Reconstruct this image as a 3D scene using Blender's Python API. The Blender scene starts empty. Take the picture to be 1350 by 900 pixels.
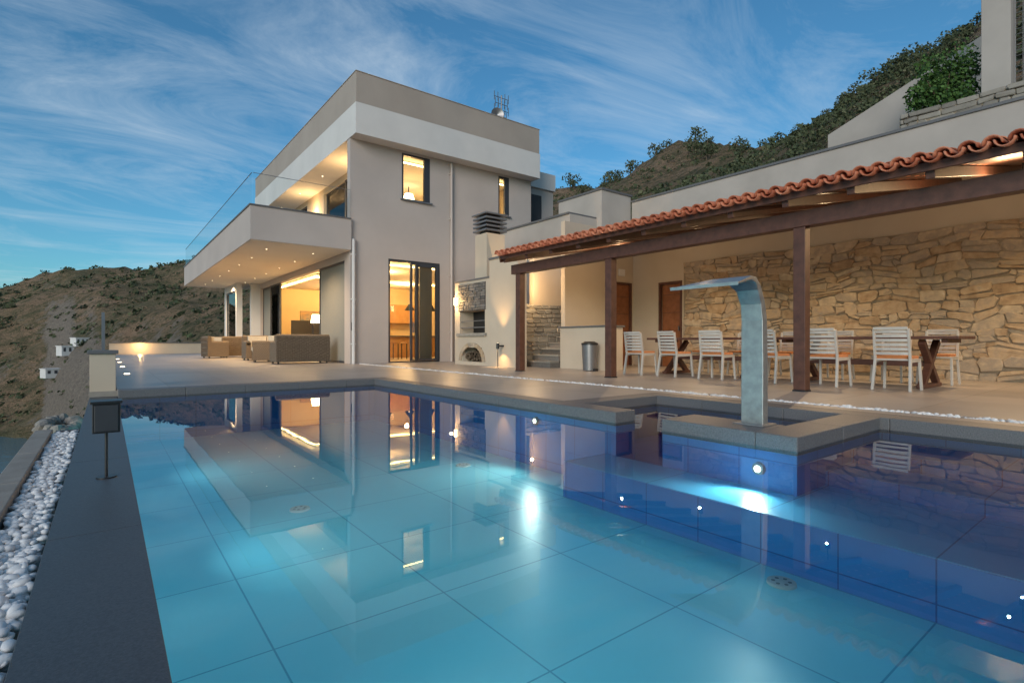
import bpy, math, random
from mathutils import Vector, Matrix, noise
random.seed(7)
S=bpy.context.scene
S.view_settings.view_transform='Standard'
try: S.view_settings.look='None'
except: pass
S.view_settings.exposure=0
C=bpy.context.collection

# ---------------------------------------------------------------- materials
def base(name):
    m=bpy.data.materials.new(name); m.use_nodes=True
    nt=m.node_tree; b=nt.nodes['Principled BSDF']; return m,nt,b
def N(nt,t,**k):
    n=nt.nodes.new(t)
    for a,v in k.items(): setattr(n,a,v)
    return n
def mth(nt,op,a,b=None,c=None):
    n=N(nt,'ShaderNodeMath',operation=op)
    for i,v in enumerate((a,b,c)):
        if v is None: continue
        if isinstance(v,(int,float)): n.inputs[i].default_value=v
        else: nt.links.new(v,n.inputs[i])
    return n.outputs[0]
def ramp(nt,fac,stops):
    r=N(nt,'ShaderNodeValToRGB'); nt.links.new(fac,r.inputs[0])
    e=r.color_ramp.elements
    while len(e)<len(stops): e.new(0.5)
    for i,(p,c) in enumerate(stops):
        e[i].position=p; e[i].color=(c[0],c[1],c[2],1)
    return r.outputs[0]
def tex(nt,kind='Object'):
    return N(nt,'ShaderNodeTexCoord').outputs[kind]
def noi(nt,scale,detail=6,rough=.55,vec=None,dist=0):
    n=N(nt,'ShaderNodeTexNoise'); n.inputs['Scale'].default_value=scale
    n.inputs['Detail'].default_value=detail; n.inputs['Roughness'].default_value=rough
    n.inputs['Distortion'].default_value=dist
    nt.links.new(vec if vec is not None else tex(nt),n.inputs['Vector'])
    return n.outputs['Fac']
def bump(nt,b,h,strength=.3,dist=.01):
    n=N(nt,'ShaderNodeBump'); n.inputs['Strength'].default_value=strength; n.inputs['Distance'].default_value=dist
    nt.links.new(h,n.inputs['Height']); nt.links.new(n.outputs[0],b.inputs['Normal'])
def pm(name,c1,c2=None,scale=3,rough=.7,bs=0,bscale=60,metal=0,spec=.5,detail=6):
    m,nt,b=base(name)
    if c2 is None: c2=tuple(x*.85 for x in c1)
    f=noi(nt,scale,detail)
    nt.links.new(ramp(nt,f,[(.3,c2),(.7,c1)]),b.inputs['Base Color'])
    b.inputs['Roughness'].default_value=rough; b.inputs['Metallic'].default_value=metal
    b.inputs['Specular IOR Level'].default_value=spec
    if bs: bump(nt,b,noi(nt,bscale,4),bs,.004)
    return m
def island(name,stops,rough=.8,bs=.4,bscale=30,var=.5,vscale=10):
    m,nt,b=base(name)
    g=N(nt,'ShaderNodeNewGeometry').outputs['Random Per Island']
    f=noi(nt,vscale)
    t=mth(nt,'ADD',mth(nt,'MULTIPLY',g,1-var*.5),mth(nt,'MULTIPLY',mth(nt,'SUBTRACT',f,.25),var))
    nt.links.new(ramp(nt,t,stops),b.inputs['Base Color'])
    b.inputs['Roughness'].default_value=rough
    if bs: bump(nt,b,noi(nt,bscale,5),bs,.01)
    return m
def tilemat(name,c1,c2,grout,s=.6,w=.006,rough=.4,off=(.13,.07,.11),var=.3,sy=None,cloud=2,spec=.5):
    m,nt,b=base(name)
    p=N(nt,'ShaderNodeSeparateXYZ'); nt.links.new(tex(nt),p.inputs[0])
    g=N(nt,'ShaderNodeSeparateXYZ'); nt.links.new(N(nt,'ShaderNodeNewGeometry').outputs['Normal'],g.inputs[0])
    mask=None; fl=N(nt,'ShaderNodeCombineXYZ')
    for i in range(3):
        ss=s if i!=1 or sy is None else sy
        q=mth(nt,'DIVIDE',mth(nt,'ADD',p.outputs[i],off[i]),ss)
        l=mth(nt,'LESS_THAN',mth(nt,'FRACT',q),w/ss)
        l=mth(nt,'MULTIPLY',l,mth(nt,'LESS_THAN',mth(nt,'ABSOLUTE',g.outputs[i]),.5))
        nt.links.new(mth(nt,'FLOOR',q),fl.inputs[i])
        mask=l if mask is None else mth(nt,'MAXIMUM',mask,l)
    wn=N(nt,'ShaderNodeTexWhiteNoise'); nt.links.new(fl.outputs[0],wn.inputs['Vector'])
    f=mth(nt,'ADD',mth(nt,'MULTIPLY',wn.outputs['Value'],var),mth(nt,'MULTIPLY',noi(nt,cloud,8,.65),1-var))
    col=ramp(nt,f,[(.2,c2),(.75,c1)])
    mx=N(nt,'ShaderNodeMixRGB'); nt.links.new(mask,mx.inputs[0]); nt.links.new(col,mx.inputs[1]); mx.inputs[2].default_value=(*grout,1)
    nt.links.new(mx.outputs[0],b.inputs['Base Color'])
    b.inputs['Roughness'].default_value=rough; b.inputs['Specular IOR Level'].default_value=spec
    bump(nt,b,mth(nt,'SUBTRACT',1,mask),.3,.003)
    return m
def emis(name,col,st):
    m=bpy.data.materials.new(name); m.use_nodes=True; nt=m.node_tree; nt.nodes.clear()
    e=N(nt,'ShaderNodeEmission'); e.inputs[0].default_value=(*col,1); e.inputs[1].default_value=st
    o=N(nt,'ShaderNodeOutputMaterial'); nt.links.new(e.outputs[0],o.inputs[0]); return m
def glassy(name,tint,ior,rough=0,wave=None):
    m=bpy.data.materials.new(name); m.use_nodes=True; nt=m.node_tree; nt.nodes.clear()
    t=N(nt,'ShaderNodeBsdfTransparent'); t.inputs[0].default_value=(*tint,1)
    g=N(nt,'ShaderNodeBsdfGlossy'); g.inputs['Roughness'].default_value=rough
    f=N(nt,'ShaderNodeFresnel'); f.inputs[0].default_value=ior
    x=N(nt,'ShaderNodeMixShader'); o=N(nt,'ShaderNodeOutputMaterial')
    nt.links.new(f.outputs[0],x.inputs[0]); nt.links.new(t.outputs[0],x.inputs[1]); nt.links.new(g.outputs[0],x.inputs[2]); nt.links.new(x.outputs[0],o.inputs[0])
    if wave:
        b=N(nt,'ShaderNodeBump'); b.inputs['Strength'].default_value=wave[0]; b.inputs['Distance'].default_value=wave[1]
        nt.links.new(noi(nt,wave[2],2,.5),b.inputs['Height'])
        nt.links.new(b.outputs[0],g.inputs['Normal']); nt.links.new(b.outputs[0],f.inputs['Normal'])
    return m

WALL=pm('plaster_taupe',(.49,.43,.395),(.43,.375,.345),.7,.85,.2,120,detail=10)
WALL2=pm('plaster_parapet',(.40,.345,.30),(.345,.295,.255),.7,.85,.2,120,detail=10)
WALL3=pm('plaster_garden',(.44,.40,.365),(.35,.32,.29),.8,.85,.2,100,detail=10)
WHITE=pm('plaster_white',(.66,.64,.62),(.58,.565,.55),.8,.8,.1,120,detail=10)
CREAM=pm('plaster_cream',(.54,.46,.36),(.48,.40,.31),1.0,.85,.15,120,detail=10)
SOFF=pm('soffit_white',(.74,.69,.60),(.70,.65,.56),1,.8)
FRAME=pm('frame_anthracite',(.045,.048,.055),None,5,.4)
WOODD=pm('wood_dark',(.12,.048,.030),(.07,.028,.018),9,.5,.3,80)
WOODDOOR=pm('wood_door',(.30,.11,.045),(.2,.07,.025),6,.45,.2,60)
WOODK=pm('wood_kitchen',(.5,.27,.1),(.4,.2,.07),4,.4)
GRAN=pm('granite_dark',(.085,.088,.095),(.045,.047,.052),130,.45,.2,250)
GRANL=pm('granite_coping',(.16,.16,.165),(.085,.085,.09),110,.5,.2,250)
CONC=pm('concrete',(.33,.30,.26),(.24,.22,.19),7,.85,.5,60)
DECK=tilemat('deck_tile',(.375,.33,.295),(.29,.255,.225),(.17,.15,.135),.9,.009,.38,var=.45)
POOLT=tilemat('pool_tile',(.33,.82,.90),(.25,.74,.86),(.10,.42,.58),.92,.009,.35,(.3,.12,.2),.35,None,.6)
POOLM=tilemat('pool_tile_darkened',(.13,.54,.84),(.09,.45,.77),(.04,.24,.48),.92,.009,.35,(.3,.12,.2),.35,None,.6)  # same tile, darker: the roof's dark reflection is put into the colour
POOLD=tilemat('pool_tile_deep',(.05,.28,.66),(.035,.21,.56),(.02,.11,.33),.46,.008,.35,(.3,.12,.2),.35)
METAL=pm('brushed_steel',(.42,.415,.40),(.29,.285,.28),14,.42,.1,90,.65)
BLACK=pm('black_metal',(.02,.02,.022),None,5,.4)
GREYM=pm('grey_metal',(.25,.25,.26),None,5,.4,metal=.6)
PLCH=pm('chair_plastic',(.50,.47,.43),(.45,.42,.385),8,.45)
CUSHO=pm('cushion_orange',(.55,.22,.09),None,20,.9,.3,200)
CUSHC=pm('cushion_cream',(.62,.56,.46),None,20,.9,.3,200)
PEB=island('white_pebble',[(.0,(.60,.60,.60)),(.5,(.74,.74,.73)),(1,(.8,.79,.77))],.6,.2,60,.2)
STONE=island('sandstone',[(.0,(.17,.11,.07)),(.2,(.33,.23,.14)),(.4,(.44,.33,.22)),(.6,(.30,.25,.20)),(.8,(.46,.36,.25)),(1,(.56,.48,.37))],.88,1.0,18,.8,7)
ROCKG=island('rock_grey',[(.0,(.15,.135,.12)),(.5,(.26,.235,.20)),(1,(.34,.31,.27))],.9,1,18,.7,7)
STONEG=island('grey_stone',[(.0,(.07,.065,.06)),(.5,(.14,.13,.12)),(1,(.24,.22,.20))],.85,.8,30,.5,14)
STEP=island('step_stone',[(.0,(.17,.16,.145)),(.5,(.25,.235,.21)),(1,(.34,.32,.28))],.85,.6,30,.5,14)
MORT=pm('mortar',(.30,.245,.18),(.24,.19,.135),20,.95,.6,60)
TERRA=island('terracotta',[(.0,(.28,.07,.035)),(.5,(.46,.14,.07)),(.85,(.55,.21,.12)),(1,(.5,.3,.2))],.8,.3,40,.5,15)
GLASS=glassy('window_glass',(.90,.91,.90),1.4)
GLASSB=glassy('balustrade_glass',(.96,.985,.985),1.10)
WATER=glassy('pool_water',(.78,.97,1.0),1.66,0,(.04,.012,2.2))
LED=emis('led_warm',(1,.72,.28),16)
DOWN=emis('downlight',(1,.8,.5),9)
BULB=emis('bulb_warm',(1,.72,.36),18)
POOLL=emis('pool_lamp',(1,1,.85),7)
SHEER=pm('sheer_screen',(.24,.24,.22),(.19,.19,.175),40,.9)

def wicker():
    m,nt,b=base('wicker')
    w1=N(nt,'ShaderNodeTexWave'); w1.inputs['Scale'].default_value=9; w1.bands_direction='Z'; w1.inputs['Distortion'].default_value=2
    w2=N(nt,'ShaderNodeTexWave'); w2.inputs['Scale'].default_value=12; w2.bands_direction='DIAGONAL'; w2.inputs['Distortion'].default_value=2
    for w in (w1,w2): nt.links.new(tex(nt),w.inputs[0])
    f=mth(nt,'MULTIPLY',w1.outputs['Fac'],w2.outputs['Fac'])
    f2=mth(nt,'ADD',f,mth(nt,'MULTIPLY',noi(nt,25),.4))
    nt.links.new(ramp(nt,f2,[(.1,(.07,.05,.032)),(.6,(.25,.18,.12)),(1,(.38,.29,.2))]),b.inputs['Base Color'])
    bump(nt,b,f,.9,.015); b.inputs['Roughness'].default_value=.7
    return m
WICK=wicker()

def terrain_mat():
    m,nt,b=base('hillside')
    o=tex(nt)
    n1=noi(nt,.035,10,.62,o); n2=noi(nt,.35,8,.7,o); n3=noi(nt,1.4,6,.7,o); n4=noi(nt,.16,8,.7,o)
    t=mth(nt,'ADD',mth(nt,'MULTIPLY',n1,.62),mth(nt,'MULTIPLY',n2,.38))
    soil=ramp(nt,t,[(.34,(.12,.12,.07)),(.43,(.19,.155,.09)),(.50,(.29,.195,.12)),(.60,(.38,.25,.165)),(.68,(.42,.33,.25))])
    dots=ramp(nt,mth(nt,'ADD',mth(nt,'MULTIPLY',n4,.35),mth(nt,'ADD',mth(nt,'MULTIPLY',n2,.35),mth(nt,'MULTIPLY',n3,.3))),[(.49,(0,0,0)),(.525,(1,1,1))])
    mx=N(nt,'ShaderNodeMixRGB'); nt.links.new(soil,mx.inputs[1]); mx.inputs[2].default_value=(.07,.08,.04,1)
    fac=mth(nt,'MULTIPLY',dots,.82); nt.links.new(fac,mx.inputs[0])
    g=N(nt,'ShaderNodeSeparateXYZ'); nt.links.new(N(nt,'ShaderNodeNewGeometry').outputs['Normal'],g.inputs[0])
    steep=ramp(nt,mth(nt,'ADD',g.outputs[2],mth(nt,'MULTIPLY',mth(nt,'SUBTRACT',n2,.5),.7)),[(.66,(1,1,1)),(.78,(0,0,0))])
    mx2=N(nt,'ShaderNodeMixRGB'); nt.links.new(steep,mx2.inputs[0]); nt.links.new(mx.outputs[0],mx2.inputs[1])
    nt.links.new(ramp(nt,n3,[(.35,(.16,.135,.115)),(.65,(.36,.30,.245))]),mx2.inputs[2])
    nt.links.new(mx2.outputs[0],b.inputs['Base Color'])
    b.inputs['Roughness'].default_value=.95; b.inputs['Specular IOR Level'].default_value=.1
    bump(nt,b,mth(nt,'ADD',n2,mth(nt,'ADD',n4,mth(nt,'MULTIPLY',n3,.4))),1,1.6)
    return m
TERR=terrain_mat()
LEAF=island('shrub_leaves',[(0,(.035,.05,.022)),(.5,(.06,.078,.035)),(.85,(.10,.11,.055)),(1,(.17,.145,.085))],.9,0,1,.3)
LEAFG=island('bush_leaves',[(0,(.02,.055,.012)),(.5,(.05,.12,.02)),(1,(.10,.19,.04))],.7,0,1,.3)
TWIG=pm('twig',(.12,.085,.055),None,20,.9)

# ---------------------------------------------------------------- mesh builder
class MB:
    def __init__(s): s.v=[];s.f=[];s.m=[];s.ms=[];s.sm=[]
    def mi(s,m):
        if m not in s.ms: s.ms.append(m)
        return s.ms.index(m)
    def add(s,vs,fs,m,smooth=False):
        o=len(s.v); s.v+= [tuple(p) for p in vs]; k=s.mi(m)
        for f in fs: s.f.append([i+o for i in f]); s.m.append(k); s.sm.append(smooth)
    def box(s,x0,x1,y0,y1,z0,z1,m,M=None):
        vs=[Vector(p) for p in [(x0,y0,z0),(x1,y0,z0),(x1,y1,z0),(x0,y1,z0),(x0,y0,z1),(x1,y0,z1),(x1,y1,z1),(x0,y1,z1)]]
        if M is not None: vs=[M@p for p in vs]
        s.add(vs,[(3,2,1,0),(4,5,6,7),(0,1,5,4),(1,2,6,5),(2,3,7,6),(3,0,4,7)],m)
    def cyl(s,p0,p1,r0,r1,m,n=12,cap=True,M=None):
        p0=Vector(p0);p1=Vector(p1)
        if M is not None: p0=M@p0;p1=M@p1
        d=(p1-p0).normalized(); a=d.orthogonal().normalized(); b=d.cross(a)
        vs=[];
        for p,r in((p0,r0),(p1,r1)):
            for i in range(n):
                t=2*math.pi*i/n; vs.append(p+a*math.cos(t)*r+b*math.sin(t)*r)
        s.add(vs,[(i,(i+1)%n,n+(i+1)%n,n+i) for i in range(n)],m,True)
        if cap: s.add(vs,[tuple(range(n-1,-1,-1)),tuple(range(n,2*n))],m)
    def bar(s,p0,p1,w,h,m,M=None):
        p0=Vector(p0);p1=Vector(p1)
        if M is not None: p0=M@p0;p1=M@p1
        d=(p1-p0).normalized(); up=Vector((0,0,1))
        if abs(d.z)>.95: up=Vector((1,0,0))
        a=d.cross(up).normalized(); b=a.cross(d)
        vs=[p+a*sx*w/2+b*sy*h/2 for p in(p0,p1) for sx,sy in((-1,-1),(1,-1),(1,1),(-1,1))]
        s.add(vs,[(3,2,1,0),(4,5,6,7),(0,1,5,4),(1,2,6,5),(2,3,7,6),(3,0,4,7)],m)
    def obj(s,name,parent=None,bevel=0,seg=2,solid=0):
        me=bpy.data.meshes.new(name); me.from_pydata(s.v,[],s.f)
        for m in s.ms: me.materials.append(m)
        me.polygons.foreach_set('material_index',s.m); me.polygons.foreach_set('use_smooth',s.sm); me.update()
        o=bpy.data.objects.new(name,me); C.objects.link(o)
        if parent: o.parent=parent
        if bevel:
            b=o.modifiers.new('bevel','BEVEL'); b.width=bevel; b.segments=seg; b.limit_method='ANGLE'; b.angle_limit=math.radians(50)
        if solid:
            b=o.modifiers.new('solid','SOLIDIFY'); b.thickness=solid
        return o
def empty(name):
    e=bpy.data.objects.new(name,None); C.objects.link(e); return e
def light(name,kind,loc,power,col,radius=.05,parent=None,rot=None,spot=None,blend=.6):
    l=bpy.data.lights.new(name,kind); l.energy=power; l.color=col
    l.shadow_soft_size=radius
    if spot: l.spot_size=math.radians(spot); l.spot_blend=blend
    o=bpy.data.objects.new(name,l); o.location=loc; C.objects.link(o)
    if rot: o.rotation_euler=rot
    if parent: o.parent=parent
    return o
WARM=(1,.60,.24); WARM2=(1,.68,.36)
def wallgrid(M,ax,c0,c1,a0,a1,z0,z1,ops,m):
    A=sorted({a0,a1,*[o[0] for o in ops],*[o[1] for o in ops]}); 
    for i in range(len(A)-1):
        u0,u1=A[i],A[i+1]
        cuts=sorted([(o[2],o[3]) for o in ops if o[0]<=u0+1e-6 and o[1]>=u1-1e-6]); z=z0
        segs=[]
        for lo,hi in cuts:
            if lo>z+1e-6: segs.append((z,lo))
            z=hi
        if z<z1-1e-6: segs.append((z,z1))
        for lo,hi in segs:
            if ax=='Y': M.box(u0,u1,c0,c1,lo,hi,m)
            else: M.box(c0,c1,u0,u1,lo,hi,m)
def leaves(M,c,r,n,size,m,flat=1):
    for _ in range(n):
        while True:
            p=Vector((random.uniform(-1,1),random.uniform(-1,1),random.uniform(-1,1)))
            if .35<p.length<=1: break
        q=Vector((c[0]+p.x*r[0],c[1]+p.y*r[1],c[2]+p.z*r[2]))
        d=Vector((random.gauss(0,1),random.gauss(0,1),random.gauss(0,1))).normalized()
        a=d.orthogonal().normalized(); b=d.cross(a); s=size*random.uniform(.6,1.4)
        M.add([q-a*s,q-b*s*.6,q+a*s,q+b*s*.6],[(0,1,2,3)],m)

# ================================================================ TERRACE + POOL
WZ=-.10
T=empty('terrace')
M=MB()
M.box(.12,6.2,9.6,37,-.25,0,DECK); M.box(6.36,12.4,9.6,37,-.25,0,DECK)
M.box(12.4,13.8,11.4,37,-.25,0,DECK)
M.box(4.25,6.2,4.5,9.6,-.25,0,DECK); M.box(6.36,12.4,-6,9.6,-.25,0,DECK)
M.box(5.95,6.2,-6,4.5,-.25,0,DECK)
M.box(6.2,6.36,-6,37,-.25,-.05,GRAN)
M.obj('deck_paving',T)
M=MB()
M.box(-.5,13.8,-6,6.3,-7,-1.2,CONC); M.box(-.2,13.8,6.3,37,-7,-1.2,CONC); M.box(-.5,-.2,-6,6.25,-1.2,-.2,CONC)
M.box(-.2,.12,9.6,37,-1.2,-.02,CONC); M.box(.12,13.8,9.6,37,-1.2,-.25,CONC)
M.obj('terrace_base',T)
P=empty('swimming_pool')
M=MB()
TB0=-.131
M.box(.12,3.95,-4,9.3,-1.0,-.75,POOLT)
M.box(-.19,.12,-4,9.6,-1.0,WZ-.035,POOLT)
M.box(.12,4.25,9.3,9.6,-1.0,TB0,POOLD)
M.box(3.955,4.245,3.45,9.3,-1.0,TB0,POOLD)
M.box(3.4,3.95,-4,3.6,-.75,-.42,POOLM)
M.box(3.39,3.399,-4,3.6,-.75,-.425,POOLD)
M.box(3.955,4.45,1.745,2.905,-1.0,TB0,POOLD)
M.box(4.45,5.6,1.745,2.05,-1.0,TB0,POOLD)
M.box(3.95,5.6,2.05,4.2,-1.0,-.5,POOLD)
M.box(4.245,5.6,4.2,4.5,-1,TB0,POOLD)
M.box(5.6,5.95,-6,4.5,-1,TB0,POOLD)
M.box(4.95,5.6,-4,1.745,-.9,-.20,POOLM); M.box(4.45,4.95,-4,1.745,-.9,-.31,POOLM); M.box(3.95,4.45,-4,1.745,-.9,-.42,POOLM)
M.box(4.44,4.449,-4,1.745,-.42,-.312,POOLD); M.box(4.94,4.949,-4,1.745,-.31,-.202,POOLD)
M.obj('basin',P)
M=MB()
M.add([(.12,-4,WZ),(5.6,-4,WZ),(5.6,4.2,WZ),(3.95,4.2,WZ),(3.95,9.3,WZ),(.12,9.3,WZ)],[(0,1,2,3,4,5)],WATER)
M.obj('water',P)
M=MB()
g=.003
def cop(x0,x1,y0,y1,z0=-.13,z1=.006,m=GRANL,along='y',step=.9):
    a0,a1=(y0,y1) if along=='y' else (x0,x1)
    n=max(1,round((a1-a0)/step)); L=(a1-a0)/n
    for i in range(n):
        b0=a0+i*L+g/2; b1=a0+(i+1)*L-g/2
        if along=='y': M.box(x0,x1,b0,b1,z0,z1,m)
        else: M.box(b0,b1,y0,y1,z0,z1,m)
cop(3.95,4.25,3.45,9.3); cop(.13,4.25,9.302,9.6,along='x')
cop(4.252,5.6,4.2,4.5,along='x'); cop(5.6,5.95,-4,4.5)
cop(3.95,4.45,2.052,2.91); cop(3.95,5.598,1.74,2.05,along='x')
M.obj('coping',P,.006)
M=MB()
cop(-.19,.122,-4,9.6,WZ-.03,WZ+.003,GRAN,'y',1.6)
M.obj('infinity_edge_coping',P,.002)
M=MB()
for x,y,z in((3.94,2.02,-.27),(3.94,4.65,-.22)):
    M.cyl((x+.02,y,z),(x-.015,y,z),.05,.045,GREYM,20); M.cyl((x-.016,y,z),(x-.02,y,z),.026,.026,POOLL,20)
for y in(1.2,3.9,6.6):  # left-wall fittings are added, to go with the extra water lighting
    M.cyl((.11,y,-.4),(.135,y,-.4),.05,.045,GREYM,20); M.cyl((.136,y,-.4),(.14,y,-.4),.03,.03,POOLL,20)
for x,y in((1.32,4.7),(3.3,5.2),(3.2,1.5)):
    M.cyl((x,y,-.76),(x,y,-.735),.085,.08,WHITE,24)
    for k in range(6):
        a=k*math.pi/3; M.cyl((x+.045*math.cos(a),y+.045*math.sin(a),-.735),(x+.045*math.cos(a),y+.045*math.sin(a),-.733),.012,.012,GREYM,8)
M.obj('pool_lamps_and_added',P)
for x,y,z in((3.88,2.02,-.28),(3.88,4.65,-.25)):
    light('added_pool_fill','SPOT',(x,y,z),46,(.85,1,.92),.03,P,(0,math.radians(92),0),165,1)
for y in(1.2,3.9,6.6):  # added lights along the left wall, to brighten the pool
    light('added_pool_fill','SPOT',(.17,y,-.34),42,(.75,.97,1),.03,P,(0,math.radians(-112),0),150,1)

# pebbles
import bmesh
def ico(sub=1):
    bm=bmesh.new(); bmesh.ops.create_icosphere(bm,subdivisions=sub,radius=1)
    vs=[v.co.copy() for v in bm.verts]; fs=[[v.index for v in f.verts] for f in bm.faces]; bm.free(); return vs,fs
ICO1=ico(1); ICO2=ico(2)
def pebbles(name,x0,x1,y0,y1,z,n,r,zr=.02,near=None):
    M=MB()
    for i in range(n):
        x=random.uniform(x0,x1); y=random.uniform(y0,y1)
        vs,fs=ICO2 if (near and y<near) else ICO1
        rr=r*random.uniform(.6,1.3)
        R=Matrix.Rotation(random.uniform(0,6.28),3,'Z')@Matrix.Rotation(random.gauss(0,.4),3,'X')
        sc=Vector((rr*random.uniform(.9,1.4),rr*random.uniform(.7,1),rr*random.uniform(.5,.8)))
        c=Vector((x,y,z+random.uniform(0,zr))); o=Vector((random.random()*99,0,0))
        M.add([c+R@Vector((v.x*sc.x,v.y*sc.y,v.z*sc.z))*(1+.25*noise.noise(v*1.3+o)) for v in vs],fs,PEB,True)
    return M.obj(name)
M=MB(); M.box(-.38,-.19,-2,6.25,-.3,-.16,CONC); M.box(-.36,-.19,6.21,6.25,-.16,-.1,GRAN)
y=-2
while y<6.2:
    M.box(-.50,-.38,y+.003,min(6.25,y+1)-.003,-.2,-.085,CONC); y+=1
M.obj('gravel_channel_curb',None,.006)
pebbles('white_pebbles',-.365,-.205,.6,6.2,-.145,2300,.019,.035,2.6)
pebbles('white_pebbles',6.21,6.35,-1,16.0,-.03,2600,.026,.03)

# ================================================================ HOUSE
H=empty('modern_villa')
M=MB()
ops=[(7.32,9.25,0,3.42),(7.8,8.86,5.46,7.0),(11.79,12.3,5.5,7.0)]
wallgrid(M,'Y',16.1,16.35,6.04,13.4,0,7.07,ops,WALL)
wallgrid(M,'X',6.04,6.24,16.35,28.3,0,3.55,[(16.6,28.2,0,3.3)],WALL)
M.box(5.62,6.04,28.2,28.5,0,3.55,WHITE)
M.box(5.0,5.25,28.3,28.6,0,3.55,WHITE)
M.box(5.0,5.2,28.6,31.6,3.2,3.55,WHITE); M.box(5.0,5.2,31.2,31.6,0,3.2,WHITE)
M.box(13.2,13.4,16.35,29,0,7.07,CREAM); M.box(6.24,13.2,28.5,28.7,0,7.07,CREAM)
wallgrid(M,'X',7.2,7.4,16.35,29,4.54,7.07,[(17.5,22.2,4.54,6.85),(24.5,27,4.54,6.85)],CREAM)
M.obj('walls',H)
M=MB(); M.box(6.04,13.41,15.6,29.3,8.02,8.97,WALL2); M.box(6.02,13.43,15.58,29.32,7.07,8.02,WHITE)
M.box(6.3,13.2,15.9,29,8.97,8.975,GRAN); M.box(6.02,13.43,15.58,29.32,8.97,8.99,WALL2)
M.obj('roof_parapet',H,.008)
M=MB()
M.box(3.17,6.04,16.0,31.7,3.55,4.5,WALL); M.box(3.14,6.035,15.97,31.73,4.5,4.54,GRANL)
M.box(3.2,6.03,16.03,31.6,3.54,3.549,SOFF)
M.box(6.24,13.2,16.35,28.5,3.55,4.54,SOFF)
M.obj('balcony_slab',H)
M=MB()
def panes(axis,c,a0,a1,n,z0,z1):
    L=(a1-a0)/n
    for i in range(n):
        b0=a0+i*L+.01;b1=a0+(i+1)*L-.01
        if axis=='Y': M.add([(b0,c,z0),(b1,c,z0),(b1,c,z1),(b0,c,z1)],[(0,1,2,3)],GLASSB); M.box(b0,b1,c-.008,c+.008,z1,z1+.012,GREYM)
        else: M.add([(c,b0,z0),(c,b1,z0),(c,b1,z1),(c,b0,z1)],[(3,2,1,0)],GLASSB); M.box(c-.008,c+.008,b0,b1,z1,z1+.012,GREYM)
panes('Y',16.06,3.24,6.03,2,4.54,5.42); panes('X',3.22,16.08,31.6,10,4.54,5.42)
M.obj('balcony_glass',H)
M=MB()
def frameY(x0,x1,z0,z1,y=16.12,t=.07,d=.09,glass=True,div=[]):
    M.box(x0,x0+t,y,y+d,z0,z1,FRAME);M.box(x1-t,x1,y,y+d,z0,z1,FRAME)
    M.box(x0+t,x1-t,y+.002,y+d,z1-t,z1,FRAME);M.box(x0+t,x1-t,y+.002,y+d,z0,z0+t*.6,FRAME)
    for q in div: M.box(q-.03,q+.03,y+.003,y+d,z0+t*.6,z1-t,FRAME)
    if glass: M.box(x0+t,x1-t,y+.04,y+.05,z0+t*.6,z1-t,GLASS)
frameY(7.8,8.72,5.46,7.0); M.box(8.70,8.86,16.11,16.2,5.46,7.0,FRAME)
frameY(11.79,12.3,5.5,7.0); M.box(12.1,12.3,16.105,16.2,5.5,7.0,FRAME)
M.box(7.75,8.92,16.02,16.2,5.41,5.46,GREYM); M.box(11.74,12.35,16.02,16.2,5.45,5.5,GREYM)
frameY(7.32,9.25,0,3.42,glass=False)
frameY(8.3,9.18,.05,3.35,y=16.06,t=.11); frameY(8.08,8.32,.05,3.35,y=16.0,t=.06)
M.box(7.39,8.1,16.16,16.17,.05,3.35,GLASS)
M.box(8.62,9.1,16.4,16.45,.05,3.3,SHEER)
M.box(8.14,8.17,15.93,15.98,1.0,1.35,GREYM)
def frameX(y0,y1,z0,z1,x,t=.07,d=.06,g=GLASS):
    M.box(x,x+d,y0,y0+t,z0,z1,FRAME);M.box(x,x+d,y1-t,y1,z0,z1,FRAME)
    M.box(x+.002,x+d,y0+t,y1-t,z1-t,z1,FRAME);M.box(x+.002,x+d,y0+t,y1-t,z0,z0+t,FRAME)
    M.box(x+.025,x+.035,y0+t,y1-t,z0+t,z1-t,g)
frameX(16.62,19.2,0,3.3,6.07,g=SHEER); frameX(24.6,26.4,0,3.3,6.07); frameX(26.4,28.15,0,3.3,6.15,g=SHEER)
frameX(17.52,19.8,4.54,6.85,7.22); frameX(19.8,22.15,4.54,6.85,7.3); frameX(24.52,27,4.54,6.85,7.22)
frameX(28.62,31.2,0,3.2,5.05)
M.obj('windows_and_doors',H)
# interior
M=MB()
INT=pm('interior_paint',(.66,.52,.30),(.6,.47,.27),1,.8)
M.box(6.3,13.1,16.4,28.4,0,.02,pm('interior_floor',(.5,.4,.3),None,3,.3))
M.box(13.15,13.19,16.4,28.4,.02,3.5,INT); M.box(6.3,13.1,28.42,28.48,.02,3.5,INT)
def strip(x0,x1,y0,y1,z):
    w=.05
    M.box(x0,x1,y0,y0+w,z,z+.03,LED);M.box(x0,x1,y1-w,y1,z,z+.03,LED);M.box(x0,x0+w,y0+w,y1-w,z,z+.03,LED);M.box(x1-w,x1,y0+w,y1-w,z,z+.03,LED)
M.box(7.3,12.6,17.2,21.2,3.33,3.5,SOFF); strip(7.2,12.7,17.1,21.3,3.36)
M.box(6.9,12.6,22.3,27.5,3.33,3.5,SOFF); strip(6.8,12.7,22.2,27.6,3.36)
M.box(9.2,12.4,20.6,21.4,.02,.9,WOODK); M.box(9.1,12.5,20.5,21.5,.9,.95,GRANL)
M.box(8.9,10.6,23.6,24.2,.02,2.5,WOODK); M.box(10.6,13,23.6,24.2,.02,.9,WOODK); M.box(10.6,13,23.8,24.2,1.6,2.5,WOODK)
for k in range(5): M.box(8.9+k*.42,8.91+k*.42,23.59,23.6,.05,2.45,BLACK)
M.box(10.6,13,24.2,24.3,0,3.3,INT)
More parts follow.
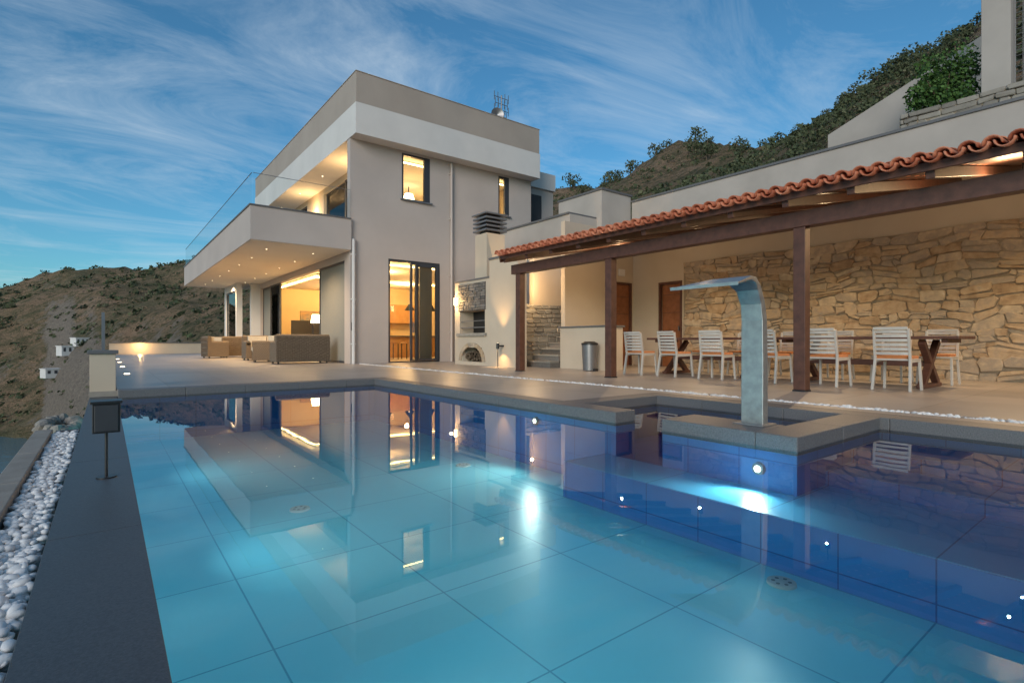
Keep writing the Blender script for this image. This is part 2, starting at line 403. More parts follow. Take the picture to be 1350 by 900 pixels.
for x in(9.0,10.0,11.0):
    M.cyl((x,19.9,3.4),(x,19.9,2.25),.008,.008,BLACK,6); M.cyl((x,19.9,2.25),(x,19.9,2.0),.05,.22,BLACK,20,False); M.cyl((x,19.9,2.08),(x,19.9,2.03),.06,.06,BULB,12)
M.box(6.9,8.6,25.9,26.0,.9,1.7,BLACK); M.box(6.8,8.8,25.8,26.2,.02,.5,WOODK)
M.box(7.2,9.8,20.9,21.7,.02,.4,CUSHC)
M.box(12.4,13.14,25,28,.02,2.4,WOODK)
M.box(8.0,9.6,28.38,28.42,1.2,2.3,pm('wall_art',(.15,.2,.22),(.5,.3,.12),3))
M.box(7.0,7.25,22.9,23.15,.02,1.5,BLACK); M.cyl((7.12,23.02,1.5),(7.12,23.02,1.85),.2,.14,BULB,16)
for i,x in enumerate((8.4,9.2)): M.box(x,x+.5,18.6,19.1,.62,.68,WOODK); [M.bar((x+a,18.6+b,.02),(x+a,18.6+b,.62),.03,.03,BLACK) for a in(.03,.47) for b in(.03,.47)]
M.obj('interior',H)
for p,w in(((8.2,18.6,3.0),260),((9.5,25,2.9),380),((11.0,22.2,3.0),210)): light('room_light','POINT',p,w,WARM,.08,H)
M=MB()
M.box(7.6,12.9,16.9,22,6.95,7.0,SOFF)
M.box(7.5,13,16.8,16.85,6.93,6.97,LED); M.box(7.5,13,22.05,22.1,6.93,6.97,LED); M.box(7.4,13.2,22.4,22.5,4.54,7.07,INT)
M.cyl((9.6,19.2,6.9),(9.6,19.2,6.6),.02,.02,BLACK,8); M.cyl((9.6,19.2,6.6),(9.6,19.2,6.4),.16,.22,BULB,20)
M.obj('upper_interior',H)
light('room_light','POINT',(9.6,19.2,6.25),200,WARM,.1,H)
M=MB()
for x in(3.9,5.3):
    for k in range(7):
        y=17.4+k*2.1
        M.cyl((x,y,3.54),(x,y,3.535),.015,.015,DOWN,12)
for k in range(4):
    M.cyl((6.6,17.5+k*3,7.07),(6.6,17.5+k*3,7.065),.022,.022,DOWN,12)
M.obj('downlights',H)
for k in range(4): light('soffit_spot','SPOT',(4.6,17.8+k*3.8,3.52),400,WARM2,.015,H,(0,0,0),150,.8)
for k in range(2): light('balcony_wall_light','POINT',(6.9,18.2+k*5,6.2),85,WARM,.03,H)
M=MB()
M.cyl((9.68,16.02,0),(9.68,16.02,7.0),.045,.045,WALL,12); 
for z in(1,3,5,6.6): M.box(9.61,9.75,16.0,16.1,z,z+.04,WALL)
M.cyl((6.12,16.02,0),(6.12,16.02,3.9),.05,.05,WHITE,12)
for z in(.6,2,3.4): M.box(6.05,6.19,16.0,16.1,z,z+.04,WHITE)
M.box(6.07,6.17,16.04,16.1,1.05,1.3,BLACK)
M.obj('downpipes',H)
M=MB()
M.cyl((12.6,17,8.9),(12.6,17,10.6),.03,.03,GREYM,8)
for z,l in((10.5,.35),(10.25,.3),(10.0,.35),(9.75,.25)):
    M.bar((12.6-l,17,z),(12.6+l,17,z),.02,.02,GREYM)
    for q in(-1,-.5,.5,1): M.bar((12.6+l*q,17,z-.15),(12.6+l*q,17,z+.2),.02,.02,GREYM)
M.cyl((12.3,16.9,9.7),(12.26,16.8,9.7),.02,.26,GREYM,16,False); M.box(12.5,12.75,16.9,17.1,9.2,9.6,GREYM)
M.obj('roof_antenna')

M=MB(); M.box(13.4,15.4,17,22,0,7.2,WALL); M.box(13.42,15.45,16.9,22.1,7.2,7.9,WHITE); M.box(14.0,14.7,16.96,17.0,5.2,6.9,FRAME)
M.box(13.41,15.2,14.2,17.0,0,5.0,CREAM); M.box(13.41,15.25,14.15,17.0,5.0,5.06,GRANL)
M.obj('rear_wing',H)

# ================================================================ BBQ
def stones(M,fn,a0,a1,z0,z1,hr,wr,m,depth=.05,warp=.05,gap=.008,seed=0,rag=0):
    z=z0
    while z<z1-.02:
        h=random.uniform(*hr); 
        if z+h>z1: h=z1-z
        a=a0
        while a<a1-.01:
            w=random.uniform(*wr)*(1.3 if random.random()<.2 else 1)
            if a+w>a1-.05: w=a1-a
            parts=[(z,h)]
            if rag and h>.13 and random.random()<.35:
                k=random.uniform(.35,.65); parts=[(z,h*k),(z+h*k,h*(1-k))]
            for zb,hh in parts:
                dp=random.uniform(.3,1)*depth
                c=min(w,hh)*random.uniform(.12,.3)
                o=[(a+gap+c,zb+gap),(a+w-gap-c,zb+gap),(a+w-gap,zb+gap+c),(a+w-gap,zb+hh-gap-c),(a+w-gap-c,zb+hh-gap),(a+gap+c,zb+hh-gap),(a+gap,zb+hh-gap-c),(a+gap,zb+gap+c)]
                if rag: o=[(p[0]+random.uniform(-1,1)*rag,p[1]+random.uniform(-1,1)*rag) for p in o]
                cx,cz=a+w/2,zb+hh/2
                def wp(p,d):
                    x,y=p
                    n=noise.noise_vector(Vector((x*1.6,y*1.6,seed)))*warp+noise.noise_vector(Vector((x*7,y*7,seed+5)))*warp*.4
                    return fn(min(a1,max(a0,x+n.x)),min(z1,max(z0,y+n.y)),d)
                back=[wp(p,0) for p in o]
                mid=[wp(p,dp*.75) for p in o]
                fr=[wp((cx+(p[0]-cx)*(1-.03/max(w,.06)),cz+(p[1]-cz)*(1-.03/max(hh,.06))),dp+random.uniform(-.008,.008)) for p in o]
                fs=[(i,(i+1)%8,8+(i+1)%8,8+i) for i in range(8)]+[(8+i,8+(i+1)%8,16+(i+1)%8,16+i) for i in range(8)]+[tuple(range(16,24))]
                M.add(back+mid+fr,fs,m)
            a+=w
        z+=h
B=empty('outdoor_fireplace')
M=MB()
X0=8.6
wallgrid(M,'X',X0,X0+.95,12.18,14.03,0,2.5,[(12.4,13.75,.95,1.62),(12.55,13.6,.1,.52)],CREAM)
M.box(X0+.5,X0+.9,12.4,13.75,.95,1.62,BLACK); M.box(X0+.5,X0+.9,12.55,13.6,.1,.52,BLACK)
M.box(X0-.07,X0+.3,12.3,13.85,.86,.945,CONC)
M.box(X0,X0+.3,10.87,12.178,0,3.0,CREAM); M.box(X0-.03,X0+.33,10.84,12.19,3.0,3.06,GRANL)
M.box(X0-.02,X0+.97,12.18,14.06,2.5,2.55,GRANL)
M.box(X0+.1,X0+.75,12.45,13.05,2.55,3.85,CREAM); 
for k in range(4): M.box(X0+.05,X0+.8,12.4,13.1,3.92+k*.12,3.97+k*.12,GREYM)
M.box(X0+.2,X0+.65,12.55,12.95,3.85,4.4,BLACK); M.box(X0+.02,X0+.83,12.37,13.13,4.4,4.44,GREYM)
M.obj('body',B)
M=MB(); M.box(X0-.02,X0-.001,12.36,13.8,1.62,2.42,BLACK)
stones(M,lambda a,z,d:(X0-.02-d,a,z),12.36,13.8,1.62,2.42,(.05,.11),(.08,.25),STONEG,.03,.01,.004)
M.obj('stone_hood',B)
M=MB()
for i in range(12):
    t=math.pi*i/12; t2=math.pi*(i+1)/12
    p=lambda q,r:(13.075+r*.56*math.cos(q),.12+r*.44*math.sin(q))
    a,b,c,d=p(t,1),p(t2,1),p(t2,1.25),p(t,1.25)
    M.add([(X0-.03,*a),(X0-.03,*b),(X0-.03,*c),(X0-.03,*d),(X0+.02,*a),(X0+.02,*b),(X0+.02,*c),(X0+.02,*d)],[(0,1,2,3),(0,4,5,1),(3,2,6,7)],STONE)
for i in range(26):
    y=random.uniform(12.65,13.5); z=random.uniform(.14,.42); M.cyl((X0+.05,y,z),(X0+.5,y,z),.045,.045,TWIG,8)
for i in range(20): y=12.42+i*.068; M.cyl((X0+.05,y,1.12),(X0+.5,y,1.12),.006,.006,GREYM,5)
M.box(X0+.02,X0+.05,12.42,13.73,1.1,1.13,GREYM); M.box(X0+.02,X0+.05,12.42,13.73,1.3,1.32,GREYM)
M.obj('grill',B)
M=MB(); 
M.cyl((X0-.06,13.9,1.82),(X0-.06,13.9,2.04),.05,.05,BULB,12); M.box(X0-.02,X0,13.86,13.94,1.85,2.0,GREYM)
M.cyl((X0-.2,11.5,.5),(X0-.2,11.5,.66),.045,.045,BLACK,12); M.box(X0-.2,X0,11.48,11.52,.56,.6,BLACK); M.cyl((X0-.2,11.5,.0),(X0-.2,11.5,.5),.012,.012,BLACK,8)
M.cyl((X0-.2,11.5,.66),(X0-.2,11.5,.662),.03,.03,DOWN,12)
M.obj('wall_sconces',B)
light('sconce','POINT',(X0-.22,13.9,1.93),50,WARM,.04,B)
light('uplight','SPOT',(X0-.2,11.5,.68),150,WARM,.03,B,(math.radians(180),math.radians(-14),0),80)
light('downlight','SPOT',(X0-.2,11.5,.49),40,WARM,.03,B,(0,math.radians(-5),0),110)

# stairs
M=MB()
for i in range(15):
    x=9.25+i*.3; M.box(x,14.2,10.32,11.36,i*.17,(i+1)*.17-.04,STONEG); M.box(x-.03,x+.31,10.31,11.37,(i+1)*.17-.04,(i+1)*.17,STEP)
stones(M,lambda a,z,d:(a,11.40-d,z),9.3,12.3,0,1.75,(.08,.18),(.15,.4),STEP,.04,.03)
M.obj('stone_stairs')
M=MB(); M.box(9.4,10.0,8.5,10.1,0,1.05,CREAM); M.box(9.36,10.04,8.46,10.14,1.05,1.09,GRANL); M.obj('low_wall',None,.006)
M=MB(); 
M.cyl((9.1,8.75,0.02),(9.1,8.75,.62),.16,.19,GREYM,20); M.cyl((9.1,8.75,.62),(9.1,8.75,.66),.2,.2,BLACK,20); M.cyl((9.1,8.75,.66),(9.1,8.75,.70),.19,.12,BLACK,20); M.box(9.05,9.15,8.53,8.6,.0,.06,BLACK)
M.obj('trash_bin')
W=empty('terrace_back_wall')
M=MB()
wallgrid(M,'Y',10.15,10.3,9.62,12.4,0,3.9,[(11.6,12.3,0,2.4)],CREAM)
wallgrid(M,'X',12.4,12.6,-6,10.3,0,3.9,[(8.5,9.2,0,2.33)],CREAM)
M.box(12.4,13.8,-6,10.3,3.9,3.95,CONC)
M.box(13.8,14.1,-8,11.35,-1,5.3,WALL3); M.box(13.76,14.15,-8,11.37,5.3,5.36,GRANL)
M.box(12.4,13.8,11.4,13.4,0,5.5,WALL3); M.box(12.36,13.85,11.36,13.42,5.5,5.56,GRANL)
M.box(9.6,12.35,11.42,11.6,0,3.3,CREAM); M.box(9.56,12.35,11.4,11.64,3.3,3.35,GRANL)
M.box(11.2,12.4,11.6,15.9,0,4.6,WALL3); M.box(11.15,12.39,11.62,15.9,4.6,4.66,GRANL)
M.obj('plaster_walls',W)
M=MB()
M.box(11.64,12.26,10.2,10.24,0,2.36,WOODDOOR); M.box(12.48,12.52,8.53,9.17,0,2.3,WOODDOOR)
for z in(.5,1.0,1.5,2.0): M.box(11.66,12.24,10.19,10.2,z,z+.01,WOODD); M.box(12.47,12.48,8.55,9.15,z,z+.01,WOODD)
for a,b in((11.58,11.64),(12.26,12.32)): M.box(a,b,10.13,10.2,0,2.42,WOODD)
M.box(11.64,12.26,10.13,10.2,2.36,2.42,WOODD)
for a,b in((8.47,8.53),(9.17,9.23)): M.box(12.38,12.45,a,b,0,2.36,WOODD)
M.box(12.38,12.45,8.53,9.17,2.3,2.36,WOODD)
M.box(12.42,12.47,8.6,8.62,1.0,1.12,GREYM)
M.box(11.75,12.0,10.12,10.15,2.6,2.8,WHITE)
M.obj('service_doors',W)
M=MB(); M.box(12.37,12.399,-5.9,8.4,0,2.8,MORT)
stones(M,lambda a,z,d:(12.372-d,a,z),-5.0,8.4,0,2.82,(.08,.25),(.12,.50),STONE,.055,.15,.004,0,.018)
M.obj('stone_cladding',W)

# ================================================================ PERGOLA
G=empty('pergola')
M=MB()
for y in(9.72,6.9,3.36,-.3,-4):
    M.box(7.68,7.84,y-.08,y+.08,.02,2.3,WOODD); M.box(7.67,7.85,y-.09,y+.09,0,.02,BLACK)
M.box(7.66,7.86,-5,9.95,2.3,2.52,WOODD)
ex,ez,bx,bz=7.3,2.66,12.39,3.68
y=9.8
while y>-5:
    M.bar((ex+.05,y,ez-.06),(bx-.05,y,bz-.06),.09,.13,WOODD); y-=.8
M.add([(ex,-5,ez+.02),(bx,-5,bz+.02),(bx,9.9,bz+.02),(ex,9.9,ez+.02)],[(0,1,2,3)],WOODD)
M.add([(ex,-5,ez+.045),(bx,-5,bz+.045),(bx,9.9,bz+.045),(ex,9.9,ez+.045)],[(0,1,2,3)],WOODD)
M.bar((ex,-5,ez+.0),(ex,9.9,ez+.0),.03,.1,WOODD)
M.bar((ex,9.92,ez-.02),(bx,9.92,bz-.02),.04,.18,WOODD)
M.obj('timber_frame',G,.006)
M=MB()
L=math.hypot(bx-ex,bz-ez); dx,dz=(bx-ex)/L,(bz-ez)/L
def halftube(y,t0,t1,r0,r1,up,h0):
    n=7; vs=[]
    for t,r,h in((t0,r0,h0+.02),(t1,r1,h0)):
        for i in range(n+1):
            q=math.pi*i/n; cy=math.cos(q)*r; cz=math.sin(q)*r*(1 if up else -1)
            vs.append((ex+dx*t-dz*cz-dz*h, y+cy, ez+dz*t+dx*cz+dx*h))
    M.add(vs,[(i,i+1,n+2+i,n+1+i) for i in range(n)],TERRA,True)
y=9.85;
while y>-5:
    t=-.12
    while t<L-.1:
        j=random.uniform(-.014,.014)
        halftube(y+j,t+j,t+.42,.085,.07,True,.07)
        halftube(y-.1,t-.02,t+.42,.072,.072,False,.10)
        t+=.36
    y-=.2
M.obj('roof_tiles',G,solid=.014)
M=MB()
ys=[7.2,4.4,1.6,-1.2]
for y in ys:
    M.cyl((11.3,y,3.2),(11.3,y,3.1),.05,.05,BLACK,12); M.cyl((11.3,y,3.1),(11.3,y,3.098),.02,.02,DOWN,12); M.cyl((11.3,y,3.2),(11.3,y,3.5),.01,.01,BLACK,6)
M.obj('pendant_spots',G)
for y in ys: light('pergola_spot','SPOT',(11.25,y,3.08),215,WARM2,.015,G,(0,math.radians(22),0),150,.9)
for y in (8.2,1.5): light('pergola_wash','POINT',(9.6,y,2.8),60,WARM2,.015,G)
light('stair_fill_light','POINT',(9.15,10.95,2.3),75,WARM2,.03,G)  # no fixture here; added to brighten the dark stairs

# ================================================================ DINING SET
def wood_table(name,y0,y1):
    M=MB()
    for i in range(5): x=9.5+i*.19; M.box(x,x+.185,y0,y1,.735,.78,WOODD)
    M.box(9.6,10.35,y0+.15,y0+.22,.68,.735,WOODD);M.box(9.6,10.35,y1-.22,y1-.15,.68,.735,WOODD)
    for yy in(y0+.45,y1-.45):
        M.bar((9.6,yy,.03),(10.35,yy,.7),.09,.09,WOODD); M.bar((10.35,yy+.002,.03),(9.6,yy+.002,.7),.088,.088,WOODD)
        M.box(9.52,10.42,yy-.05,yy+.05,0,.06,WOODD)
    M.bar((9.97,y0+.45,.36),(9.97,y1-.45,.36),.07,.09,WOODD)
    M.obj(name,None,.006)
wood_table('dining_table',2.0,4.65); wood_table('dining_table',4.75,7.4)
def chair(x,y,rot):
    M=MB(); T=Matrix.Translation((x,y,0))@Matrix.Rotation(rot,4,'Z')
    for s in(-1,1):
        yy=s*.21
        M.bar((-.27,yy*1.08,0),(-.2,yy,.44),.032,.045,PLCH,T); M.bar((-.2,yy,.44),(-.27,yy*.98,.88),.03,.045,PLCH,T)
        M.bar((.25,yy*1.08,0),(.21,yy,.44),.032,.04,PLCH,T)
        M.bar((-.2,yy,.42),(.22,yy,.43),.03,.04,PLCH,T)
    M.box(-.2,.24,-.225,.225,.43,.455,PLCH,T); M.box(-.17,.22,-.2,.2,.455,.495,CUSHO,T)
    for k in range(6):
        z=.53+k*.062; xx=-.205-(z-.44)*.15
        for j in range(4):
            def pt(q): 
                yy=-.2+.4*q/4; return (xx-.03*math.cos(yy/.2*1.5)*1.0,yy,z)
            M.bar(pt(j),pt(j+1),.014,.042,PLCH,T)
    M.bar((-.30,-.205,.885),(-.30,.205,.885),.03,.04,PLCH,T)
    return M.obj('garden_chair',None,.004)
for y in(7.2,6.35,5.42,4.42,3.52,2.6): chair(9.05+random.uniform(-.04,.04),y,random.uniform(-.12,.12))
for y in(6.8,5.9,5.0,4.1,3.2,2.55): chair(10.85,y,math.pi+random.uniform(-.1,.1))

# ================================================================ WATER SPOUT
M=MB()
prof=[(4.32,0.006,.19,.085),(4.32,.55,.19,.08),(4.315,.88,.185,.075),(4.29,1.02,.18,.07),(4.22,1.14,.19,.06),(4.12,1.195,.24,.045),(3.95,1.195,.34,.03),(3.55,1.115,.56,.015)]
pts=[Vector((p[0],0,p[1])) for p in prof]
vs=[];n=len(prof)
for i,p in enumerate(prof):
    a=pts[max(0,i-1)];b=pts[min(n-1,i+1)]; d=(b-a).normalized(); nn=Vector((d.z,0,-d.x))
    for sy,sn in((-1,-1),(1,-1),(1,1),(-1,1)):
        vs.append(pts[i]+nn*sn*p[3]/2+Vector((0,2.25+sy*p[2]/2,0)))
fs=[(0,1,2,3),tuple(4*(n-1)+k for k in(3,2,1,0))]
for i in range(n-1):
    for k in range(4): fs.append((4*i+k,4*i+(k+1)%4,4*i+4+(k+1)%4,4*i+4+k))
M.add(vs,fs,METAL); M.box(4.2,4.44,2.12,2.38,.006,.016,METAL)
M.obj('pool_waterfall_spout',None,.008)

# ================================================================ LEFT EDGE
M=MB(); M.box(-.19,.11,9.62,10.05,-.1,.52,CREAM); M.box(-.22,.14,9.59,10.08,.52,.57,GRANL); M.obj('pedestal',None,.005)
M=MB()
M.box(-.19,.11,10.1,36.6,-.02,.12,CREAM); M.box(-.21,.12,10.1,36.62,.12,.15,GRANL)
M.box(.12,5.9,36.4,36.7,0,.6,CREAM); M.box(.1,6,36.35,36.75,.6,.65,GRANL)
M.obj('parapet_wall')
M=MB()
for k in range(3):
    y=10.3+k*1.5; M.box(-.05,-.035,y,y+1.45,.15,1.1,GLASSB)
    M.box(-.06,-.02,y-.04,y-.005,.15,1.15,GREYM)
M.obj('glass_balustrade')
M=MB(); M.cyl((.0,3.9,-.097),(.0,3.9,-.09),.05,.05,BLACK,16); M.cyl((0,3.9,-.09),(0,3.9,.17),.008,.008,BLACK,8)
M.box(-.065,.065,3.84,3.96,.17,.34,BLACK); M.box(-.075,.075,3.83,3.97,.34,.355,BLACK); M.box(-.055,.055,3.835,3.84,.18,.33,FRAME)
M.obj('path_lamp',None,.003)
M=MB()
vs,fs=ICO2
for lay in range(4):
  for i in range(16):
    t=i/16*math.pi*2; c=Vector((-.42+.15*math.cos(t),7.9+.5*math.sin(t),-.62+lay*.12+random.uniform(-.015,.02)))
    s=Vector((random.uniform(.06,.09),random.uniform(.08,.12),random.uniform(.05,.075))); o=Vector((i*9.+lay,0,0))
    M.add([c+Vector((v.x*s.x,v.y*s.y,v.z*s.z))*(1+.35*noise.noise(v*1.7+o)) for v in vs],fs,ROCKG)
M.cyl((-.42,7.9,-4),(-.42,7.9,-.3),.2,.17,CONC,16)
M.obj('stone_planter_wall')
M=MB(); 
for y in(14,18,22,26): M.cyl((.35,y,.001),(.35,y,.012),.05,.05,DOWN,16)
M.obj('deck_floor_lights')
light('parapet_light','POINT',(1.5,36.0,.5),40,WARM,.05)

def sofa(name,x,y,rot,w=1.6):
    M=MB(); T=Matrix.Translation((x,y,0))@Matrix.Rotation(rot,4,'Z')
    h=w/2
    M.box(-h,h,-.42,-.27,.06,.86,WICK,T)
    M.box(-h,-h+.16,-.27,.40,.06,.64,WICK,T); M.box(h-.16,h,-.27,.40,.06,.64,WICK,T)
    M.box(-h+.16,h-.16,-.27,.38,.06,.36,WICK,T)
    k=max(1,round((w-.32)/.65)); L=(w-.32)/k
    for i in range(k):
        a=-h+.16+i*L
        M.box(a+.01,a+L-.01,-.24,.40,.365,.5,CUSHC,T); M.box(a+.02,a+L-.02,-.265,-.12,.505,.9,CUSHC,T)
    M.cyl((-h+.02,-.345,.86),(h-.02,-.345,.86),.07,.07,WICK,12,True,T)
    for sx in(-h+.08,h-.08): M.cyl((sx,-.3,.64),(sx,.4,.64),.085,.085,WICK,12,True,T)
    for k in range(int(w/.07)):
        xx=-h+.03+k*.07; M.bar((xx,-.425,.08),(xx,-.425,.84),.03,.02,WICK,T)
    for z in(.2,.42,.64): M.box(-h-.005,h+.005,-.44,-.437,z,z+.04,WICK,T)
    for sx in(-h+.08,h-.08):
        for sy in(-.34,.33): M.bar((sx,sy,0),(sx,sy,.08),.05,.05,BLACK,T)
    return M.obj(name,None,.008,2)
sofa('wicker_sofa',4.95,17.6,0,1.65); sofa('wicker_armchair',4.35,19.6,math.pi*.45,.85)
sofa('wicker_sofa',4.85,26.3,0,1.7); sofa('wicker_armchair',3.7,25.6,-math.pi*.45,.85); sofa('wicker_armchair',4.2,28.6,math.pi,.85)
sofa('wicker_sofa',4.9,21.7,math.pi,1.65)
M=MB(); M.box(4.4,5.3,19.1,20.1,.3,.36,WICK); M.box(4.5,5.2,19.2,20.0,0,.3,WICK); M.obj('wicker_coffee_table',None,.02)

# ================================================================ TERRAIN
U=lambda u: math.degrees(math.atan((u-675)/692))
TB=[(-180,[(4,-3),(15,-5),(40,-8),(80,-14),(150,-24),(300,-30),(900,-30)]),
(-100,[(4,-3),(15,-9),(60,-24),(130,-32),(220,-34),(700,-34),(900,-34)]),
(-59.5,[(4,-2.5),(15,-4),(30,-8),(80,-32),(260,-30),(700,26),(900,0)]),
(U(0),[(4,-2.5),(15,-4.4),(29,-6.6),(70,-32),(190,-30),(450,32),(700,-10)]),
(U(60),[(4,-2.5),(15,-6),(35,-14),(100,-31),(178,-29),(440,42),(700,-10)]),
(U(95),[(4,-2.5),(15,-8),(50,-17),(105,-22),(150,-17),(430,45),(700,0)]),
(U(130),[(4,-2.5),(15,-7),(45,-12),(90,-15),(150,-8),(430,48),(700,0)]),
(U(240),[(4,-3),(30,-5),(45,-6),(80,-5),(150,5),(400,51),(700,10)]),
(U(450),[(4,-3),(30,-5),(45,-3),(80,5),(150,22),(350,70),(700,20)]),
(U(725),[(4,-3),(20,3),(30,6),(60,13),(110,27),(220,66),(500,30)]),
(U(900),[(4,-3),(15,4.6),(20,6),(50,14),(90,26),(160,57),(400,30)]),
(U(1050),[(4,-3),(15.5,4.9),(20,6.0),(35,11),(60,20.5),(110,40),(300,30)]),
(U(1130),[(4,-3),(16.5,4.9),(21,6.3),(32,11),(48,18),(70,28),(300,25)]),
(U(1290),[(4,-3),(18,5.0),(23,6.8),(30,10.5),(38,15.5),(50,22.6),(300,25)]),
(50,[(4,-3),(20,5.4),(25,8),(30,12),(38,18),(50,25.5),(300,30)]),
(90,[(4,-3),(14.5,5),(20,8),(28,12),(36,18),(50,26),(300,30)]),
(140,[(4,-3),(18,0),(25,2),(35,5),(50,8),(80,12),(300,10)]),
(180,[(4,-3),(15,-5),(40,-8),(80,-14),(150,-24),(300,-30),(900,-30)])]
def prof_at(ph):
    for i in range(len(TB)-1):
        if TB[i][0]<=ph<=TB[i+1][0]:
            t=(ph-TB[i][0])/(TB[i+1][0]-TB[i][0]+1e-9)
            return [(a[0]+(b[0]-a[0])*t,a[1]+(b[1]-a[1])*t) for a,b in zip(TB[i][1],TB[i+1][1])]
FX,FY=math.sin(math.radians(37.7)),math.cos(math.radians(37.7))
def hz(ph,R,pr=None):
    pr=pr or prof_at(ph)
    if R<=pr[0][0]: z=pr[0][1]
    elif R>=pr[-1][0]: z=pr[-1][1]
    else:
        for (r0,z0),(r1,z1) in zip(pr,pr[1:]):
            if r0<=R<=r1: z=z0+(z1-z0)*(R-r0)/(r1-r0); break
    a=math.radians(ph); x=R*(FX*math.cos(a)+FY*math.sin(a)); y=R*(FY*math.cos(a)-FX*math.sin(a))
    amp=min(.05*max(0,R-22),8)
    v=Vector((x*.02,y*.02,1.3))
    f=noise.fractal(v,.9,2.1,6)
    rd=1-abs(noise.noise(Vector((x*.011,y*.011,7.7))))*2.2
    dd=amp*(f*.8-.35*max(0,rd)*1.0+.15)
    if z<-25: dd=min(dd,0)
    z+=dd
    if R>8: z+=min(1.4,R*.012)*noise.fractal(Vector((x*.2,y*.2,3)),.7,2.2,4)*.6
    if -.9<x<14.2 and -8<y<37.5: z=min(z,-2.6)
    elif x>=14.2 and x<18 and y<12: z=min(z,5.0+(x-14.2)*.3)
    return x,y,z
M=MB()
NA,NR=900,190
vs=[];fs=[]
rad=[3*(900/3)**(j/(NR-1)) for j in range(NR)]+[1600,3500]
for i in range(NA):
    ph=-180+360*i/NA; pr=prof_at(ph)
    for R in rad: vs.append(hz(ph,R,pr))
K=len(rad)
for i in range(NA):
    i2=(i+1)%NA
    for j in range(K-1): fs.append((i*K+j,i*K+j+1,i2*K+j+1,i2*K+j))
M.add(vs,fs,TERR,True); M.obj('hillside_terrain')
m,nt,b=base('sea_water'); b.inputs['Base Color'].default_value=(.08,.17,.20,1); b.inputs['Roughness'].default_value=.15; bump(nt,b,noi(nt,.4,5),.4,.3)
M=MB(); M.add([(-5000,-5000,-26),(5000,-5000,-26),(5000,5000,-26),(-5000,5000,-26)],[(0,1,2,3)],m); M.obj('sea')
# shrubs
M=MB()
for _ in range(10500):
    ph=random.uniform(-48,47)
    if ph>-20 and ph<2: continue
    pr=prof_at(ph)
    if ph<-20: R=pr[5][0]*1.03*math.sqrt(random.uniform(.02,1))
    else: R=random.uniform(16,pr[5][0]*1.03) if random.random()<.65 else random.uniform(16,90)
    if ph>=2 and random.random()<.5: continue
    x,y,z=hz(ph,R,pr)
    if z<-24 or (-2<x<18.5 and -8<y<38): continue
    dn=noise.noise(Vector((x*.03,y*.03,9)))+.5*noise.noise(Vector((x*.12,y*.12,2)))
    if dn<.05 and random.random()<.8: continue
    s=random.uniform(.2,.6)*(1+min(R,350)*(.008 if ph<-20 else .0045))
    if R<30: s*=.6
    leaves(M,(x,y,z+s*.25),(s,s,s*.55),10 if R>100 else (14 if R>60 else 46),s*(.45 if R>60 else .2),LEAF)
M.obj('hillside_shrubs')
# small trees along the ridges
M=MB()
for k in range(70):
    ph=random.uniform(6,42); pr=prof_at(ph); R=pr[5][0]*random.uniform(.8,1.02)
    x,y,z=hz(ph,R,pr); s=R*random.uniform(.009,.018)
    M.cyl((x,y,z-.3),(x,y,z+s*.9),s*.12,s*.06,TWIG,5)
    for q in range(5):
        c=(x+random.uniform(-.7,.7)*s,y+random.uniform(-.7,.7)*s,z+s*random.uniform(.6,1.2))
        leaves(M,c,(s*.6,s*.6,s*.4),26,s*.14,LEAF)
M.obj('ridge_trees')
# upper right garden
M=MB()
M.add([(18,7.0,5.2),(18,3.05,5.2),(18,3.05,8.75),(18,7.0,7.2),(18.3,7.0,5.2),(18.3,3.05,5.2),(18.3,3.05,8.75),(18.3,7.0,7.2)],[(0,1,2,3),(7,6,5,4),(3,2,6,7),(0,3,7,4),(1,5,6,2)],WALL3)
M.obj('sloped_retaining_wall')
M=MB(); M.box(15.9,16.4,2.45,2.95,4,10,WALL3); M.obj('gate_post',None,.01)
M=MB()
for i in range(22):
    y=2.4-i*.12; M.cyl((16.1,y,6),(16.1,y,9.6),.006,.006,GREYM,4)
for i in range(30): z=6+i*.12; M.cyl((16.1,2.4,z),(16.1,-.2,z),.006,.006,GREYM,4)
M.obj('mesh_fence')
M=MB(); M.box(15.5,15.8,-1,4.4,4,6.2,MORT)
stones(M,lambda a,z,d:(15.5-d,a,z),-1,4.4,5.2,6.25,(.1,.22),(.2,.5),ROCKG,.08,.06)
M.obj('rubble_wall')
M=MB(); M.cyl((16.4,3.75,5.5),(16.4,3.75,6.8),.06,.04,TWIG,8)
for k in range(7):
    a=k*.9; M.cyl((16.4,3.75,6.4),(16.4+.5*math.cos(a),3.75+.5*math.sin(a),7.1),.03,.01,TWIG,6)
for k in range(34):
    c=(16.4+random.uniform(-.45,.45),3.75+random.uniform(-.5,.5),6.95+random.uniform(-.5,.62))
    leaves(M,c,(.34,.34,.32),150,.045,LEAFG)
M.obj('green_bush')
M=MB()
for k in range(14):
    c=(-2.6+random.uniform(-.9,.9),5.2+random.uniform(-2,3),-2.6+random.uniform(-.4,.3)); leaves(M,c,(.5,.5,.4),90,.06,LEAFG)
    M.cyl((c[0],c[1],-4.5),c,.03,.01,TWIG,5)
M.obj('slope_bush')
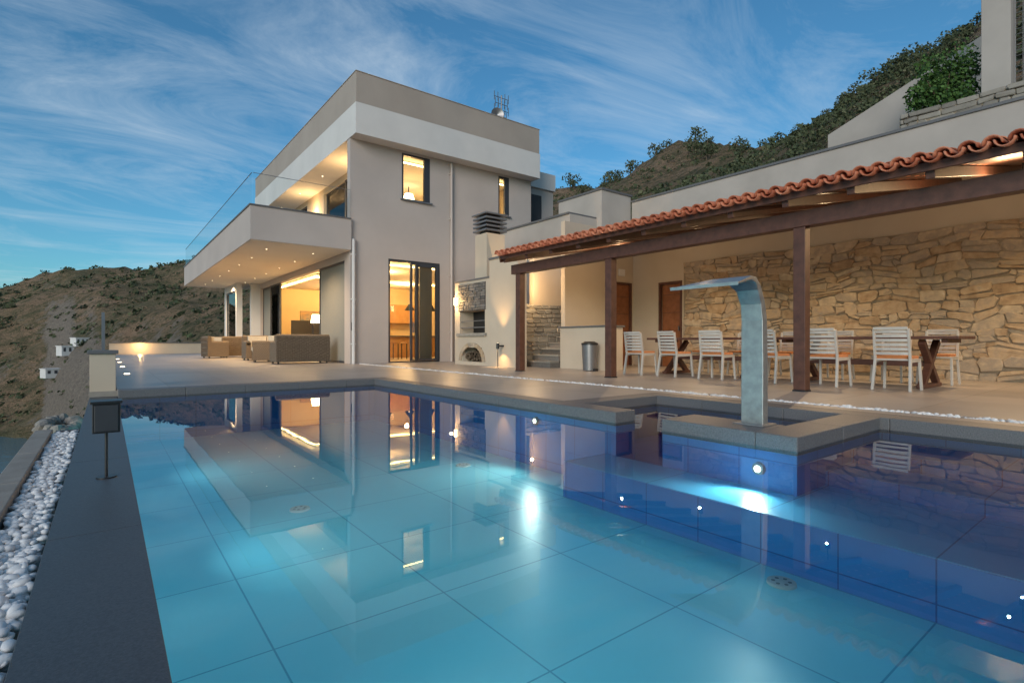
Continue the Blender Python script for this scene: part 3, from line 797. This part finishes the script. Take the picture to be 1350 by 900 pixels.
# distant villas
M=MB()
for u,R,w,h,d in((74,232,7,1.7,5),(92,236,6,2.0,5),(108,235,5,1.6,5)):
    x,y,z=hz(U(u),R); z-=.3
    Tm=Matrix.Translation((x,y,z))@Matrix.Rotation(math.radians(20),4,'Z')
    M.box(-w/2,w/2,-d/2,d/2,-1.2,h,WHITE,Tm); M.box(-w/2-.2,w/2+.2,-d/2-.2,d/2+.2,h,h+.25,WHITE,Tm)
    for k in range(4): M.box(-w/2+w*(k+.3)/4,-w/2+w*(k+.75)/4,-d/2-.05,-d/2,.3,h-.4,FRAME,Tm)
M.obj('distant_villa')

# ================================================================ CAMERA, SKY, SUN
cd=bpy.data.cameras.new('camera'); cam=bpy.data.objects.new('camera',cd); C.objects.link(cam)
cam.location=(0,0,.7); cam.rotation_euler=(math.radians(90),0,math.radians(-37.7)); cd.lens=18.45; cd.sensor_width=36
cd.clip_start=.05; cd.clip_end=9000; S.camera=cam
sd=Vector((-.80,-.52,.30)).normalized()
sun=bpy.data.lights.new('sun','SUN'); sun.energy=2.0; sun.angle=math.radians(30); sun.color=(1,.84,.74)
so=bpy.data.objects.new('sun',sun); so.rotation_euler=sd.to_track_quat('Z','Y').to_euler(); C.objects.link(so)
w=bpy.data.worlds.new('World'); S.world=w; w.use_nodes=True; nt=w.node_tree
bg=nt.nodes['Background']
sk=N(nt,'ShaderNodeTexSky'); sk.sky_type='NISHITA'; sk.sun_disc=False; sk.sun_elevation=math.asin(sd.z); sk.sun_rotation=math.atan2(sd.x,sd.y)
sk.dust_density=.6; sk.ozone_density=2.0
gen=tex(nt,'Generated')
sp=N(nt,'ShaderNodeSeparateXYZ'); nt.links.new(gen,sp.inputs[0])
zz=mth(nt,'ADD',mth(nt,'MAXIMUM',sp.outputs[2],0),.12)
cb=N(nt,'ShaderNodeCombineXYZ'); nt.links.new(mth(nt,'DIVIDE',sp.outputs[0],zz),cb.inputs[0]); nt.links.new(mth(nt,'DIVIDE',sp.outputs[1],zz),cb.inputs[1])
mp=N(nt,'ShaderNodeMapping'); mp.inputs['Rotation'].default_value=(0,0,math.radians(25)); mp.inputs['Scale'].default_value=(.7,1.4,1); nt.links.new(cb.outputs[0],mp.inputs[0])
c1=noi(nt,1.5,12,.68,mp.outputs[0],1.3); c2=noi(nt,.7,3,.5,cb.outputs[0])
cl=ramp(nt,mth(nt,'ADD',mth(nt,'MULTIPLY',c1,.6),mth(nt,'MULTIPLY',c2,.4)),[(.45,(0,0,0)),(.57,(.42,.42,.42)),(.70,(1,1,1))])
mul=N(nt,'ShaderNodeMixRGB',blend_type='MULTIPLY'); mul.inputs[0].default_value=1; nt.links.new(sk.outputs[0],mul.inputs[1]); mul.inputs[2].default_value=(.36,.74,.87,1)
mx=N(nt,'ShaderNodeMixRGB'); nt.links.new(mth(nt,'MULTIPLY',cl,.6),mx.inputs[0]); nt.links.new(mul.outputs[0],mx.inputs[1]); mx.inputs[2].default_value=(4.2,4.9,5.5,1)
nt.links.new(mx.outputs[0],bg.inputs[0]); bg.inputs[1].default_value=.15
